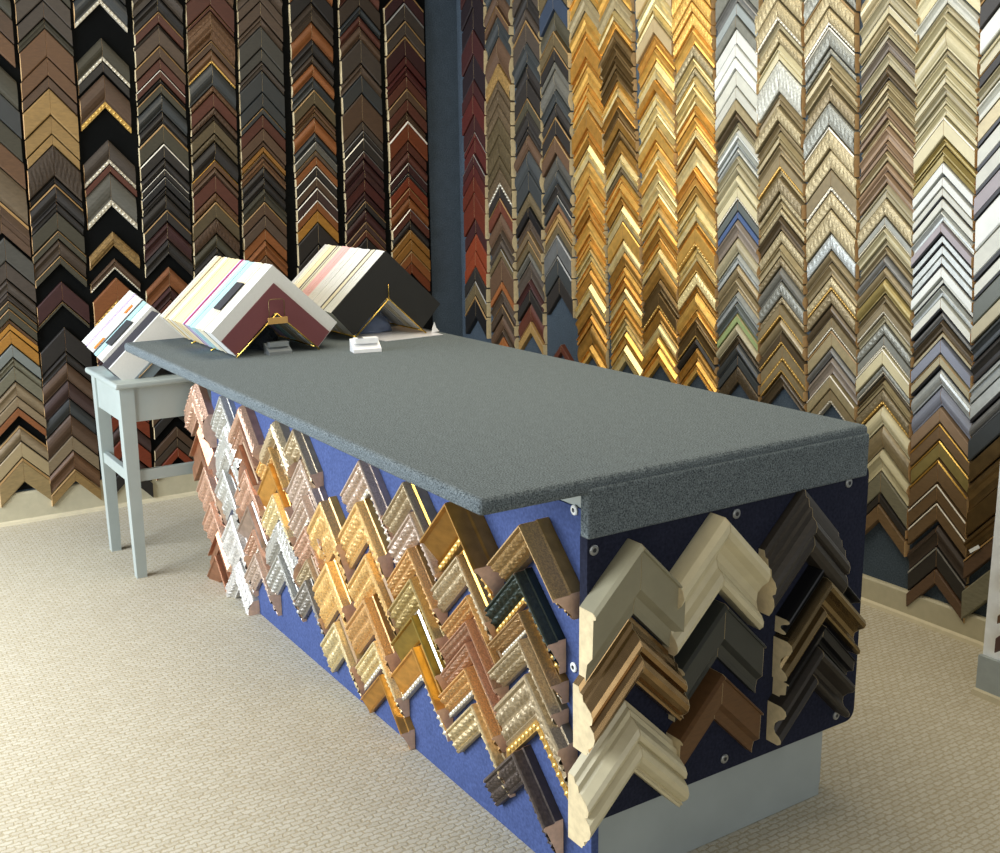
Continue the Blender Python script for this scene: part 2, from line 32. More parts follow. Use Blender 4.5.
SIDE = [[(1.281,0.823,0.139,0.115,0.054,'rg.cr'),(1.296,0.672,0.175,0.115,0.05,'cp.t'),(1.369,0.504,0.138,0.115,0.054,'rg.c'),(1.399,0.364,0.105,0.115,0.05,'rg.c'),(1.411,0.252,0.098,0.115,0.041,'cp.t'),(1.399,0.14,0.1,0.115,0.045,'cp.s')],
[(1.59,0.819,0.089,0.125,0.045,'sv.c'),(1.616,0.728,0.171,0.125,0.045,'sv.cr'),(1.567,0.537,0.169,0.125,0.045,'sv.c'),(1.637,0.374,0.182,0.125,0.05,'wh3.c'),(1.63,0.177,0.107,0.125,0.045,'wh3.cr')],
[(1.806,0.818,0.066,0.125,0.054,'rg.cr'),(1.788,0.741,0.056,0.125,0.045,'rg.c'),(1.765,0.674,0.087,0.125,0.045,'cp.sn'),(1.811,0.586,0.114,0.125,0.045,'rg.c'),(1.819,0.461,0.092,0.125,0.045,'rg2.sv'),(1.854,0.368,0.077,0.125,0.045,'rg.cS'),(1.859,0.282,0.093,0.125,0.045,'rg2.cs')],
[(2.12,0.819,0.069,0.125,0.054,'ch2.cr'),(2.056,0.727,0.063,0.125,0.045,'gd.cs'),(2.044,0.654,0.097,0.125,0.041,'gd2.s'),(2.065,0.553,0.083,0.125,0.041,'gp.c'),(2.098,0.469,0.105,0.125,0.045,'sv.cr'),(2.089,0.345,0.099,0.125,0.045,'sv.cs')],
[(2.287,0.822,0.089,0.125,0.045,'ch2.c'),(2.332,0.732,0.113,0.125,0.045,'rg2.c'),(2.332,0.61,0.091,0.125,0.045,'rg2.cS'),(2.343,0.512,0.095,0.1,0.045,'rg.cs'),(2.337,0.405,0.073,0.1,0.041,'ch2.cn'),(2.309,0.317,0.095,0.1,0.041,'sg.c')],
[(2.507,0.642,0.184,0.11,0.059,'gd.c'),(2.519,0.447,0.172,0.11,0.054,'gd.cs'),(2.559,0.276,0.14,0.11,0.054,'gp.cn')],
[(2.778,0.824,0.109,0.13,0.05,'rg2.cS'),(2.747,0.695,0.133,0.13,0.05,'gd.cs'),(2.802,0.569,0.142,0.13,0.054,'gd.cn'),(2.781,0.411,0.124,0.13,0.054,'gd2.cs'),(2.818,0.288,0.097,0.13,0.045,'gp.cS'),(2.849,0.193,0.069,0.13,0.045,'gd2.s')],
[(3.05,0.83,0.079,0.13,0.054,'ch2.cg'),(3.076,0.745,0.09,0.13,0.05,'rg2.c'),(3.049,0.637,0.076,0.13,0.045,'gd2.cs'),(3.065,0.561,0.096,0.13,0.05,'oa.cs'),(3.07,0.464,0.097,0.125,0.05,'oa.sv'),(3.069,0.362,0.11,0.13,0.05,'gd2.sS')],
[(3.327,0.84,0.112,0.13,0.085,'gr.sG'),(3.316,0.706,0.097,0.13,0.05,'ch2.cg'),(3.352,0.607,0.064,0.13,0.045,'gd2.cn'),(3.344,0.531,0.052,0.13,0.045,'cp.cs'),(3.342,0.472,0.058,0.13,0.045,'cp.cs'),(3.343,0.407,0.085,0.13,0.05,'gd2.cS'),(3.373,0.322,0.091,0.125,0.05,'iv3.c')],
[(3.639,0.865,0.067,0.13,0.08,'gd3.cr'),(3.573,0.729,0.085,0.13,0.05,'dg.cG'),(3.588,0.638,0.059,0.13,0.05,'gr.cS'),(3.587,0.57,0.07,0.13,0.05,'ch2.c'),(3.616,0.501,0.16,0.13,0.054,'ch2.cG'),(3.563,0.28,0.099,0.13,0.054,'pw.cs')]]
END = [(-1.894,0.853,0.166,0.125,0.055,'os.','slab'),(-1.659,0.868,0.17,0.13,0.065,'iv4.','cove'),(-1.377,0.877,0.157,0.125,0.06,'bk2.','steps'),(-1.907,0.693,0.151,0.13,0.075,'bz3.','multi'),(-1.644,0.662,0.139,0.125,0.05,'bk3.','slab'),(-1.312,0.697,0.044,0.125,0.045,'bk.','cove'),(-1.312,0.652,0.109,0.13,0.06,'bz4.','cove'),(-1.911,0.496,0.158,0.137,0.08,'iv4.','multi'),(-1.649,0.496,0.124,0.125,0.055,'wb.','slab'),(-1.315,0.533,0.054,0.12,0.05,'bk.','slab'),(-1.33,0.48,0.108,0.122,0.06,'bk2.','cove')]

CAM_LOC = [5.546, -3.317, 1.6]
CAM_ROT = [[0.543401, -0.179214, 0.82012], [0.839387, 0.129963, -0.527768], [-0.012002, 0.975188, 0.221052]]
CAM_F = 1106.47

# ------------------------------------------------------------------ helpers
def lin(c):
    out = []
    for v in c[:3]:
        v = v / 255.0
        out.append(v / 12.92 if v <= .04045 else ((v + .055) / 1.055) ** 2.4)
    return out

def link(o, parent=None):
    COL.objects.link(o)
    if parent: o.parent = parent
    return o

def mesh_obj(name, verts, faces, mats, idx=None, smooth=None, parent=None, loc=None, rot=None):
    me = bpy.data.meshes.new(name)
    me.from_pydata(verts, [], faces)
    for m in (mats if isinstance(mats, (list, tuple)) else [mats]): me.materials.append(m)
    if idx: me.polygons.foreach_set('material_index', idx)
    if smooth is not None:
        me.polygons.foreach_set('use_smooth', smooth if isinstance(smooth, list) else [smooth] * len(faces))
    me.update()
    o = link(bpy.data.objects.new(name, me), parent)
    if loc is not None: o.location = loc
    if rot is not None: o.rotation_euler = rot
    return o

def empty(name, loc, rot=(0, 0, 0)):
    o = link(bpy.data.objects.new(name, None))
    o.location = loc; o.rotation_euler = rot; o.empty_display_size = .05
    return o

def tag(o, label, cat, group=None):
    o['label'] = label; o['category'] = cat
    if group: o['group'] = group
    return o

def struct(o):
    o['kind'] = 'structure'
    return o

class MB:
    """collects shapes for one mesh"""
    def __init__(s): s.v = []; s.f = []; s.i = []; s.sm = []
    def add(s, v, f, mi=0, sm=False):
        n = len(s.v); s.v += [tuple(p) for p in v]
        s.f += [tuple(k + n for k in q) for q in f]
        s.i += [mi] * len(f); s.sm += [sm] * len(f)
    def box(s, x0, x1, y0, y1, z0, z1, b=0.0, mi=0):
        """box with chamfered edges"""
        if b <= 0:
            v = [(x, y, z) for x in (x0, x1) for y in (y0, y1) for z in (z0, z1)]
            f = [(0, 1, 3, 2), (4, 6, 7, 5), (0, 4, 5, 1), (2, 3, 7, 6), (0, 2, 6, 4), (1, 5, 7, 3)]
            s.add(v, f, mi); return
        import bmesh
        bm = bmesh.new()
        bmesh.ops.create_cube(bm, size=1)
        for q in bm.verts:
            q.co = Vector(((x0 + x1) / 2 + q.co.x * (x1 - x0), (y0 + y1) / 2 + q.co.y * (y1 - y0), (z0 + z1) / 2 + q.co.z * (z1 - z0)))
        bmesh.ops.bevel(bm, geom=list(bm.edges), offset=b, segments=3, profile=.5, affect='EDGES')
        bm.verts.ensure_lookup_table()
        for k, q in enumerate(bm.verts): q.index = k
        s.add([q.co[:] for q in bm.verts], [[q.index for q in fc.verts] for fc in bm.faces], mi, False)
        bm.free()
    def tube(s, pts, r, n=8, mi=0):
        pts = [Vector(p) for p in pts]; rings = []
        for k, p in enumerate(pts):
            d = (pts[min(k + 1, len(pts) - 1)] - pts[max(k - 1, 0)]).normalized()
            a = d.orthogonal().normalized() if k == 0 else (a - d * a.dot(d)).normalized()
            b = d.cross(a)
            rr = r[k] if isinstance(r, (list, tuple)) else r
            rings.append([p + (a * math.cos(t * 2 * PI / n) + b * math.sin(t * 2 * PI / n)) * rr for t in range(n)])
        v = [q for g in rings for q in g]; f = []
        for k in range(len(pts) - 1):
            for t in range(n):
                f.append((k * n + t, k * n + (t + 1) % n, (k + 1) * n + (t + 1) % n, (k + 1) * n + t))
        f.append(tuple(range(n))[::-1]); f.append(tuple((len(pts) - 1) * n + t for t in range(n)))
        s.add(v, f, mi, True)
    def prism(s, poly, a, b, axis, mi=0):
        """polygon (two coordinates) extruded along axis from a to b"""
        def P(p, t):
            return {0: (t, p[0], p[1]), 1: (p[0], t, p[1]), 2: (p[0], p[1], t)}[axis]
        n = len(poly)
        v = [P(p, a) for p in poly] + [P(p, b) for p in poly]
        f = [tuple(range(n)), tuple(range(2 * n - 1, n - 1, -1))]
        f += [(k, n + k, n + (k + 1) % n, (k + 1) % n) for k in range(n)]
        s.add(v, f, mi)
    def build(s, name, mats, parent=None, **k):
        o = mesh_obj(name, s.v, s.f, mats, s.i, s.sm, parent, **k)
        import bmesh
        bm = bmesh.new(); bm.from_mesh(o.data)
        bmesh.ops.recalc_face_normals(bm, faces=bm.faces); bm.to_mesh(o.data); bm.free()
        return o

def rounded(x0, x1, y0, y1, r, n=5):
    out = []
    for cx, cy, a in ((x1 - r, y1 - r, 0), (x0 + r, y1 - r, 1), (x0 + r, y0 + r, 2), (x1 - r, y0 + r, 3)):
        for k in range(n + 1):
            t = (a + k / n) * PI / 2
            out.append((cx + r * math.cos(t), cy + r * math.sin(t)))
    return out

# ------------------------------------------------------------------ materials
def new_mat(name):
    m = bpy.data.materials.new(name); m.use_nodes = True
    nt = m.node_tree; nt.nodes.clear()
    out = nt.nodes.new('ShaderNodeOutputMaterial'); b = nt.nodes.new('ShaderNodeBsdfPrincipled')
    nt.links.new(b.outputs[0], out.inputs[0])
    return m, nt, b

def N(nt, t, **k):
    n = nt.nodes.new(t)
    for a, v in k.items():
        if a in n.inputs.keys(): n.inputs[a].default_value = v
        else: setattr(n, a, v)
    return n

def bump(nt, b, src, strength, dist):
    n = N(nt, 'ShaderNodeBump', Strength=strength, Distance=dist)
    nt.links.new(src, n.inputs['Height']); nt.links.new(n.outputs[0], b.inputs['Normal'])

def mul_noise(nt, col_out, coord, scale, lo, hi, detail=3, stretch=None, b=None):
    """colour times a noise between lo and hi"""
    src = coord
    if stretch:
        mp = N(nt, 'ShaderNodeMapping'); mp.inputs['Scale'].default_value = stretch
        nt.links.new(coord, mp.inputs[0]); src = mp.outputs[0]
    no = N(nt, 'ShaderNodeTexNoise', Scale=scale, Detail=detail); nt.links.new(src, no.inputs['Vector'])
    mr = N(nt, 'ShaderNodeMapRange'); mr.inputs[1].default_value = .3; mr.inputs[2].default_value = .7
    mr.inputs[3].default_value = lo; mr.inputs[4].default_value = hi
    nt.links.new(no.outputs[0], mr.inputs[0])
    mx = N(nt, 'ShaderNodeVectorMath', operation='SCALE')
    nt.links.new(col_out, mx.inputs[0]); nt.links.new(mr.outputs[0], mx.inputs['Scale'])
    return mx.outputs[0], no.outputs[0]

def finish(name, metal, rough, lo, hi, scale, stretch=None, bmp=0, coat=0, spec=.5, worn=0):
    """finish whose colour is the colour of the object that wears it"""
    m, nt, b = new_mat(name)
    oi = N(nt, 'ShaderNodeObjectInfo'); tc = N(nt, 'ShaderNodeTexCoord')
    ad = N(nt, 'ShaderNodeVectorMath', operation='ADD')
    nt.links.new(tc.outputs['Object'], ad.inputs[0]); nt.links.new(oi.outputs['Location'], ad.inputs[1])
    c, h = mul_noise(nt, oi.outputs['Color'], ad.outputs[0], scale, lo, hi, 4, stretch)
    if worn:
        mx = N(nt, 'ShaderNodeMix', data_type='RGBA'); mx.inputs['Factor'].default_value = worn
        mx.inputs['B'].default_value = (.68, .56, .42, 1)
        nt.links.new(c, mx.inputs['A']); c = mx.outputs['Result']
    nt.links.new(c, b.inputs['Base Color'])
    b.inputs['Metallic'].default_value = metal; b.inputs['Roughness'].default_value = rough
    b.inputs['Specular IOR Level'].default_value = spec
    if coat: b.inputs['Coat Weight'].default_value = coat; b.inputs['Coat Roughness'].default_value = .25
    if bmp: bump(nt, b, h, bmp, .002)
    return m

def plain(name, rgb, rough=.5, metal=0, noise=None, bmp=0, spec=.5):
    m, nt, b = new_mat(name)
    b.inputs['Roughness'].default_value = rough; b.inputs['Metallic'].default_value = metal
    b.inputs['Specular IOR Level'].default_value = spec
    rg = N(nt, 'ShaderNodeRGB'); rg.outputs[0].default_value = (*lin(rgb), 1)
    tc = N(nt, 'ShaderNodeTexCoord')
    sc, lo, hi = noise or (30, .94, 1.05)
    c, h = mul_noise(nt, rg.outputs[0], tc.outputs['Object'], sc, lo, hi)
    nt.links.new(c, b.inputs['Base Color'])
    if bmp: bump(nt, b, h, bmp, .003)
    return m

FIN = {
    'wood': finish('stained_wood', 0, .5, .84, 1.12, 40, (1, 1, 3.5), .04, 0, .4),
    'bronze': finish('burnished_bronze', .9, .24, .85, 1.1, 30, None, .03),
    'gilt': finish('gilded_leaf', .65, .3, .8, 1.15, 35, None, .06),
    'silver': finish('silvered_leaf', .3, .36, .85, 1.1, 45, None, .06),
    'paint': finish('painted_wood', 0, .42, .93, 1.05, 25),
    'carved': finish('carved_gesso', .4, .38, .55, 1.35, 230, None, .7),
    'rubbed': finish('rubbed_gilt_carving', .4, .34, .55, 1.35, 230, None, .7, worn=.2),
    'antique': finish('antique_gesso', .3, .45, .6, 1.25, 110, None, .5),
}
LIP = {
    'w': plain('white_edge', (225, 220, 205), .4), 'v': plain('silver_edge', (190, 188, 180), .3, .7),
    'g': plain('gold_edge', (222, 172, 80), .3, .75), 'n': plain('tan_edge', (150, 118, 72), .45),
    'k': plain('black_edge', (26, 24, 24), .45), 'G': plain('gold_bead', (215, 175, 95), .3, .6),
    'S': plain('silver_bead', (205, 198, 178), .32, .4)}
RAW_TAN = plain('raw_cut_wood', (210, 174, 122), .75, 0, (60, .8, 1.1))
RAW_PALE = plain('raw_pale_pine', (214, 196, 154), .75, 0, (60, .85, 1.08))
RAW_PINK = plain('raw_cut_gessoed_wood', (224, 188, 158), .75, 0, (60, .85, 1.08))

# key: colour, words, finish
PAL = {
 'br0': ((78,64,50),'dark brown','wood'),'br1': ((98,74,54),'brown','wood'),'br2': ((118,84,54),'warm brown','wood'),
 'or': ((158,96,48),'orange brown','wood'),'or2': ((150,92,50),'rust brown','wood'),'or3': ((132,66,32),'russet','wood'),
 'oy': ((196,138,52),'golden orange','wood'),'oy2': ((170,118,50),'honey brown','wood'),'tn': ((172,138,82),'tan','wood'),
 'tl': ((196,174,130),'pale tan','paint'),'tl2': ((178,152,102),'sandy tan','wood'),'bt': ((156,136,104),'beige','wood'),
 'bt2': ((116,98,72),'mottled taupe','wood'),'go': ((106,104,94),'grey','wood'),'go2': ((84,82,74),'smoky grey','wood'),
 'sl': ((62,66,66),'slate grey','paint'),'sl2': ((98,104,100),'blue grey','paint'),'ol': ((76,72,56),'olive brown','wood'),
 'ol2': ((104,90,62),'olive tan','wood'),'og': ((128,124,102),'olive grey','wood'),'dk': ((48,44,40),'blackish brown','wood'),
 'dk2': ((40,30,33),'plum black','wood'),'dk3': ((86,90,78),'dark greenish grey','paint'),'bk': ((28,27,27),'black','paint'),
 'bu': ((66,34,32),'burgundy','wood'),'bu2': ((78,56,50),'purple brown','wood'),'rd': ((100,54,38),'reddish brown','wood'),
 'rd2': ((84,34,28),'deep red','wood'),'mh': ((138,60,30),'reddish orange','wood'),'mh2': ((98,40,22),'mahogany','wood'),
 'gb': ((80,70,60),'grey brown','wood'),'gb2': ((100,82,66),'dusty brown','wood'),'gg': ((132,138,132),'pale blue grey','paint'),
 'gg2': ((120,122,120),'steel grey','silver'),'bl': ((76,98,138),'blue','paint'),'bl2': ((62,74,92),'slate blue','paint'),
 'gd': ((248,196,102),'gold','gilt'),'gp': ((252,230,165),'pale gold','gilt'),'gr': ((192,144,70),'dark gold','gilt'),
 'gd2': ((232,172,84),'orange gold','gilt'),'gd3': ((196,156,84),'brass gold','gilt'),'gk': ((126,102,64),'antique brown gold','gilt'),
 'gk2': ((92,78,56),'dark bronze','silver'),'ch': ((180,164,124),'champagne','silver'),'cb': ((148,132,98),'bronze champagne','silver'),
 'wh': ((226,228,220),'white','paint'),'wh2': ((206,206,192),'off-white','paint'),'iv': ((206,196,156),'ivory','paint'),
 'iv2': ((176,166,132),'olive ivory','paint'),'sv': ((190,194,188),'silver','silver'),'sg': ((134,134,130),'pewter grey','silver'),
 'sg2': ((158,166,164),'pale grey','paint'),'sg3': ((148,148,136),'mottled silver','silver'),'sg4': ((130,134,146),'lavender grey','paint'),
 'gn': ((150,166,110),'pale green','paint'),'mv': ((130,118,104),'mauve brown','paint'),'mv2': ((152,126,98),'dusky pink tan','paint'),
 'mv3': ((158,148,150),'mauve grey','paint'),'bz': ((116,92,62),'bronze brown','wood'),'bz2': ((66,54,44),'dark chocolate','wood'),
 'rg': ((214,164,134),'rose gold','carved'),'rg2': ((206,182,164),'pinkish silver','carved'),'cp': ((192,138,104),'copper','gilt'),
 'wh3': ((226,222,212),'whitish silver','antique'),'ch2': ((196,176,134),'silvery champagne','carved'),'oa': ((176,150,70),'olive gold','gilt'),
 'gq': ((160,142,84),'olive gold','silver'),'iv3': ((226,204,154),'creamy ivory','antique'),'dg': ((54,66,58),'dark green','antique'),'pw': ((104,92,84),'dark pewter','antique'),
 'os': ((156,150,122),'olive silver','paint'),'iv4': ((224,212,172),'cream','paint'),'bk2': ((56,50,42),'black brown','wood'),
 'bz3': ((172,140,96),'burnished bronze','bronze'),'bk3': ((62,64,58),'charcoal','paint'),'bz4': ((160,138,98),'dark antique gold','bronze'),
 'wb': ((112,78,44),'walnut brown','wood'),
}
PROF = {
 'f': [(0,.8),(.06,.92),(.94,.92),(1,.8)],
 's': [(0,.55),(.18,.95),(.3,1),(.4,.75),(.62,.5),(.85,.5),(1,.62)],
 't': [(0,.45),(.3,.96),(.36,.96),(.38,.62),(.62,.58),(.66,.8),(1,.72)],
 'r': [(0,.5),(.1,.74),(.28,.93),(.45,1),(.62,.93),(.8,.74),(.9,.55),(1,.55)],
 'i': [(0,.4),(.045,.46),(.05,.93),(.08,1),(.15,1),(.2,.86),(.52,.62),(.57,.58),(.87,.36),(.91,.42),(1,.3)],
 'slab': [(0,.82),(.04,1),(.07,1),(.09,.86),(.62,.82),(.74,.5),(.9,.42),(1,.42)],
 'cove': [(0,.72),(.06,.95),(.16,1),(.26,.9),(.36,.62),(.48,.42),(.62,.38),(.72,.46),(.78,.66),(.86,.78),(.94,.76),(1,.6)],
 'steps': [(0,.3),(.1,.36),(.12,.5),(.24,.55),(.26,.7),(.38,.74),(.44,.92),(.52,1),(.62,.96),(.66,.8),(.72,.9),(.82,.94),(.92,.84),(1,.7)],
 'multi': [(0,.26),(.08,.32),(.1,.44),(.19,.48),(.21,.58),(.3,.82),(.38,.9),(.47,.86),(.5,.76),(.58,.94),(.68,1),(.78,.94),(.86,.78),(.88,.7),(.93,.74),(.95,.66),(1,.62)],
}
STYLE = {'f':'flat','s':'scooped','t':'stepped','r':'rounded','i':'inward sloping','slab':'broad flat','cove':'deep coved','steps':'many-stepped','multi':'heavily ridged'}
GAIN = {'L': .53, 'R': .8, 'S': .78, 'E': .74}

def profile(base, lips):
    """points with the material slot of the segment that starts there"""
    p = [(s, h, 0) for s, h in PROF[base]]
    inner = [c for c in lips if c in 'GSk']
    outer = [c for c in lips if c in 'wvgn']
    if outer:
        h0 = p[0][1]
        p = [(0, min(1, h0 + .12), 1), (.1, min(1.05, h0 + .2), 1)] + [(.11 + .89 * s, h, k) for s, h, k in p]
    if inner:
        h1 = p[-1][1]
        p = [(.82 * s, h, k) for s, h, k in p[:-1]] + [(.82 * p[-1][0], h1, 4), (.83, h1 + .1, 4), (1, h1 + .06, 4)]
    return p, outer[:1], inner[:1]

def carving(a, b, seed):
    """height of scrolling leaf relief at a (along) and b (across, 0..1)"""
    e = math.sin(PI * b) ** .7
    leaf = abs(math.sin(a * 1.5 + 1.3 * math.sin(b * 6 + seed) + seed))
    curl = math.sin(a * 4.2 + seed * 3) * math.sin(b * 11 + a * .8)
    return e * (.85 * leaf + .4 * curl)

def arm(parent, side, W, H, D, pts, mats, color, carve=0, seed=0, beads=0, gap=.0006, bead_mat=None, cut_end=False):
    """one mitred limb of the corner; x runs along the board, -y is out of it"""
    sec = [(0, 0, 3)] + pts + [(1, 0, 3)]
    # cut face along x = +-W is vertical, the mitre is at x = 0
    v = []; f = []; mi = []; sm = []
    n = len(sec)
    x0, x1 = side * gap, side * W
    for s, h, k in sec: v.append((x0, -h * D, -s * H))
    for s, h, k in sec: v.append((x1, -h * D, -s * H - W + gap))
    skip = set()
    if carve:
        best = sorted(range(1, n - 2), key=lambda q: -(sec[q + 1][0] - sec[q][0]))[:2]
        skip = set(q for q in best if sec[q + 1][0] - sec[q][0] > .14 and sec[q][2] == 0)
    for q in range(n - 1):
        if q in skip: continue
        fa = (q, q + 1, n + q + 1, n + q)
        f.append(fa if side > 0 else fa[::-1]); mi.append(sec[q][2]); sm.append(False)
    fa = (0, n, 2 * n - 1, n - 1); f.append(fa if side > 0 else fa[::-1]); mi.append(2); sm.append(False)
    fa = tuple(range(n, 2 * n)); f.append(fa if side > 0 else fa[::-1]); mi.append(2); sm.append(False)
    fa = tuple(range(n)); f.append(fa[::-1] if side > 0 else fa); mi.append(2); sm.append(False)
    for q in skip:
        (sa, ha, _), (sb, hb, _) = sec[q], sec[q + 1]
        na, nb = carve, 7
        base = len(v)
        for a in range(na + 1):
            t = a / na
            for b in range(nb + 1):
                w = b / nb
                s = sa + (sb - sa) * w; h = ha + (hb - ha) * w
                dd = carving(t * W * 120 + seed * 5, w, seed) * (.010 if carve > 40 else .0045) * min(1, (sb - sa) * H / .02) if 0 < b < nb else 0
                x = side * (gap + (W - gap) * t)
                v.append((x, -h * D - dd, -s * H - (W - gap) * t))
        for a in range(na):
            for b in range(nb):
                k = base + a * (nb + 1) + b
                fa = (k, k + 1, k + nb + 2, k + nb + 1)
                f.append(fa if side > 0 else fa[::-1]); mi.append(0); sm.append(True)
    o = mesh_obj('arm', v, f, mats, mi, sm, parent)
    o.color = (*color, 1)
    if cut_end:
        ev = [(x1 + side * .0006, -h * D * .998 - .0002, -s * H * .998 - W) for s, h, k in sec]
        e_ = mesh_obj('cut_end', ev + [(x1 + side * .0001, y, z) for x, y, z in ev], [tuple(range(n))] + [(q, (q + 1) % n, n + (q + 1) % n, n + q) for q in range(n)], mats[2], None, None, o)
        e_['label'] = 'bare wood cut end'
    if beads:
        hb = pts[-1][1] * D; r = min(.0075, .085 * H)
        bv = []; bf = []
        step = max(2.1 * r, W / 26); cnt = int(W / step)
        for c in range(cnt):
            t = (c + .5) * step
            cx, cy, cz = side * t, -hb - r * .25, -.91 * H - t
            rs = 6 if beads > 1 else 4
            k0 = len(bv)
            bv.append((cx, cy - r, cz))
            for j in range(rs):
                an = j * 2 * PI / rs
                bv.append((cx + r * math.cos(an), cy, cz + r * math.sin(an)))
            bf += [(k0, k0 + 1 + j, k0 + 1 + (j + 1) % rs) for j in range(rs)]
        b_ = mesh_obj('bead_strip', bv, bf, bead_mat, None, True, o)
    return o

def moulding(name, loc, rot, lean, W, H, D, key, mods, raw, gain, carve_n, prof=None, bead_detail=1):
    col, words, fin = PAL[key]
    base = prof or next((c for c in mods if c in 'fstri'), 'f')
    carve = 'c' in mods
    if carve and fin in ('gilt', 'silver', 'wood') and carve_n > 12: fin_m = FIN['carved'] if fin != 'wood' else FIN['antique']
    elif carve: fin_m = FIN['carved'] if fin in ('gilt', 'silver', 'carved') else FIN['antique']
    else: fin_m = FIN['gilt'] if fin == 'carved' else FIN[fin]
    if carve and carve_n > 40 and fin_m is FIN['carved']: fin_m = FIN['rubbed']
    pts, outer, inner = profile(base, mods)
    if 'b' in mods: inner = ['G']
    lipm = LIP[outer[0]] if outer else fin_m
    inm = LIP[inner[0]] if inner else fin_m
    t = empty(name, loc, rot)
    t.rotation_mode = 'XYZ'
    t.rotation_euler = (Matrix.Rotation(rot[2], 3, 'Z') @ Matrix.Rotation(lean, 3, 'Y')).to_euler()
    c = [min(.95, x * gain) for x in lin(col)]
    k = random.uniform(.9, 1.1); c = [x * k for x in c]
    seed = random.uniform(0, 9)
    bd = bead_detail if inner and inner[0] in 'GS' else 0
    for sd in (-1, 1):
        arm(t, sd, W, H, D, pts, [fin_m, lipm, raw, FIN['gilt'] if carve_n > 40 else fin_m, inm], c, carve_n if carve else 0, seed, bd, bead_mat=inm, cut_end=carve_n >= 30)
    w = [words]
    if carve: w.append('carved')
    elif inner and inner[0] in 'GS': w.append('beaded')
    if outer and not carve: w.append({'w': 'white-edged', 'v': 'silver-edged', 'g': 'gold-edged', 'n': 'tan-edged'}[outer[0]])
    w.append(STYLE[base])
    return t, ' '.join(w)

ORD = ['first','second','third','fourth','fifth','sixth','seventh','eighth','ninth','tenth','eleventh','twelfth','thirteenth','fourteenth',
 'fifteenth','sixteenth','seventeenth','eighteenth','nineteenth']
def ordinal(n):
    if n <= 19: return ORD[n - 1]
    tens = {2: ('twentieth', 'twenty'), 3: ('thirtieth', 'thirty'), 4: ('fortieth', 'forty')}[n // 10]
    return tens[0] if n % 10 == 0 else tens[1] + '-' + ORD[n % 10 - 1]

# ------------------------------------------------------------------ setting
def carpet_floor_mat():
    m, nt, b = new_mat('woven_beige_carpet')
    tc = N(nt, 'ShaderNodeTexCoord')
    mp = N(nt, 'ShaderNodeMapping'); mp.inputs['Rotation'].default_value = (0, 0, math.radians(90))
    nt.links.new(tc.outputs['Object'], mp.inputs[0])
    br = N(nt, 'ShaderNodeTexBrick', offset=.5, Scale=1.0)
    br.inputs['Color1'].default_value = (*lin((197, 191, 172)), 1); br.inputs['Color2'].default_value = (*lin((187, 179, 158)), 1)
    br.inputs['Mortar'].default_value = (*lin((172, 160, 132)), 1)
    br.inputs['Mortar Size'].default_value = .0042; br.inputs['Mortar Smooth'].default_value = 1.0
    br.inputs['Brick Width'].default_value = .034; br.inputs['Row Height'].default_value = .0165
    nz = N(nt, 'ShaderNodeTexNoise', Scale=90, Detail=2); nt.links.new(mp.outputs[0], nz.inputs['Vector'])
    mx = N(nt, 'ShaderNodeMix', data_type='RGBA'); mx.inputs['Factor'].default_value = .016
    nt.links.new(mp.outputs[0], mx.inputs['A']); nt.links.new(nz.outputs['Color'], mx.inputs['B'])
    nt.links.new(mx.outputs['Result'], br.inputs['Vector'])
    c, h = mul_noise(nt, br.outputs['Color'], tc.outputs['Object'], 420, .78, 1.16, 2)
    nt.links.new(c, b.inputs['Base Color']); b.inputs['Roughness'].default_value = .95; b.inputs['Specular IOR Level'].default_value = .1
    inv = N(nt, 'ShaderNodeMath', operation='SUBTRACT'); inv.inputs[0].default_value = 1
    nt.links.new(br.outputs['Fac'], inv.inputs[1]); bump(nt, b, inv.outputs[0], .35, .003)
    return m

def pile_mat(name, dark, light, scale, rough=.95, lo=.8, hi=1.2):
    m, nt, b = new_mat(name)
    tc = N(nt, 'ShaderNodeTexCoord')
    n1 = N(nt, 'ShaderNodeTexNoise', Scale=scale, Detail=3); nt.links.new(tc.outputs['Object'], n1.inputs['Vector'])
    cr = N(nt, 'ShaderNodeValToRGB'); cr.color_ramp.elements[0].position = .28; cr.color_ramp.elements[1].position = .74
    cr.color_ramp.elements[0].color = (*lin(dark), 1); cr.color_ramp.elements[1].color = (*lin(light), 1)
    nt.links.new(n1.outputs[0], cr.inputs[0])
    c, h = mul_noise(nt, cr.outputs[0], tc.outputs['Object'], scale * .12, .93, 1.07)
    nt.links.new(c, b.inputs['Base Color']); b.inputs['Roughness'].default_value = rough; b.inputs['Specular IOR Level'].default_value = .08
    bump(nt, b, n1.outputs[0], .3, .003)
    return m

M_floor = carpet_floor_mat()
M_top = pile_mat('blue_grey_loop_carpet', (42, 49, 53), (128, 137, 138), 300)
M_wallcarpet = pile_mat('slate_carpet_lining', (54, 64, 74), (78, 90, 100), 160)
M_navy = pile_mat('navy_felt', (62, 74, 112), (78, 93, 138), 120)
M_navy_shade = pile_mat('shaded_navy_felt', (30, 32, 44), (42, 45, 60), 120)  # same navy felt, end panel's shade put into a darker colour
M_black = plain('black_board', (15, 16, 16), .9, 0, None, 0, .03)
M_base = plain('cream_baseboard', (180, 173, 146), .5)
M_trim = plain('pale_floor_trim', (200, 190, 160), .5)
M_grey = plain('grey_paint', (160, 169, 163), .42, 0, (14, .96, 1.03))
M_plinth = plain('plinth_grey_paint', (158, 166, 164), .5, 0, (8, .93, 1.04))
M_white = plain('white_laminate', (232, 236, 236), .4)
M_brass = plain('brass_wire', (226, 190, 96), .25, 1)
M_bronze = plain('brown_wire', (120, 98, 66), .35, .7)
M_screw = plain('white_cap', (226, 230, 226), .35)
M_screwd = plain('screw_recess', (60, 62, 64), .5, .5)
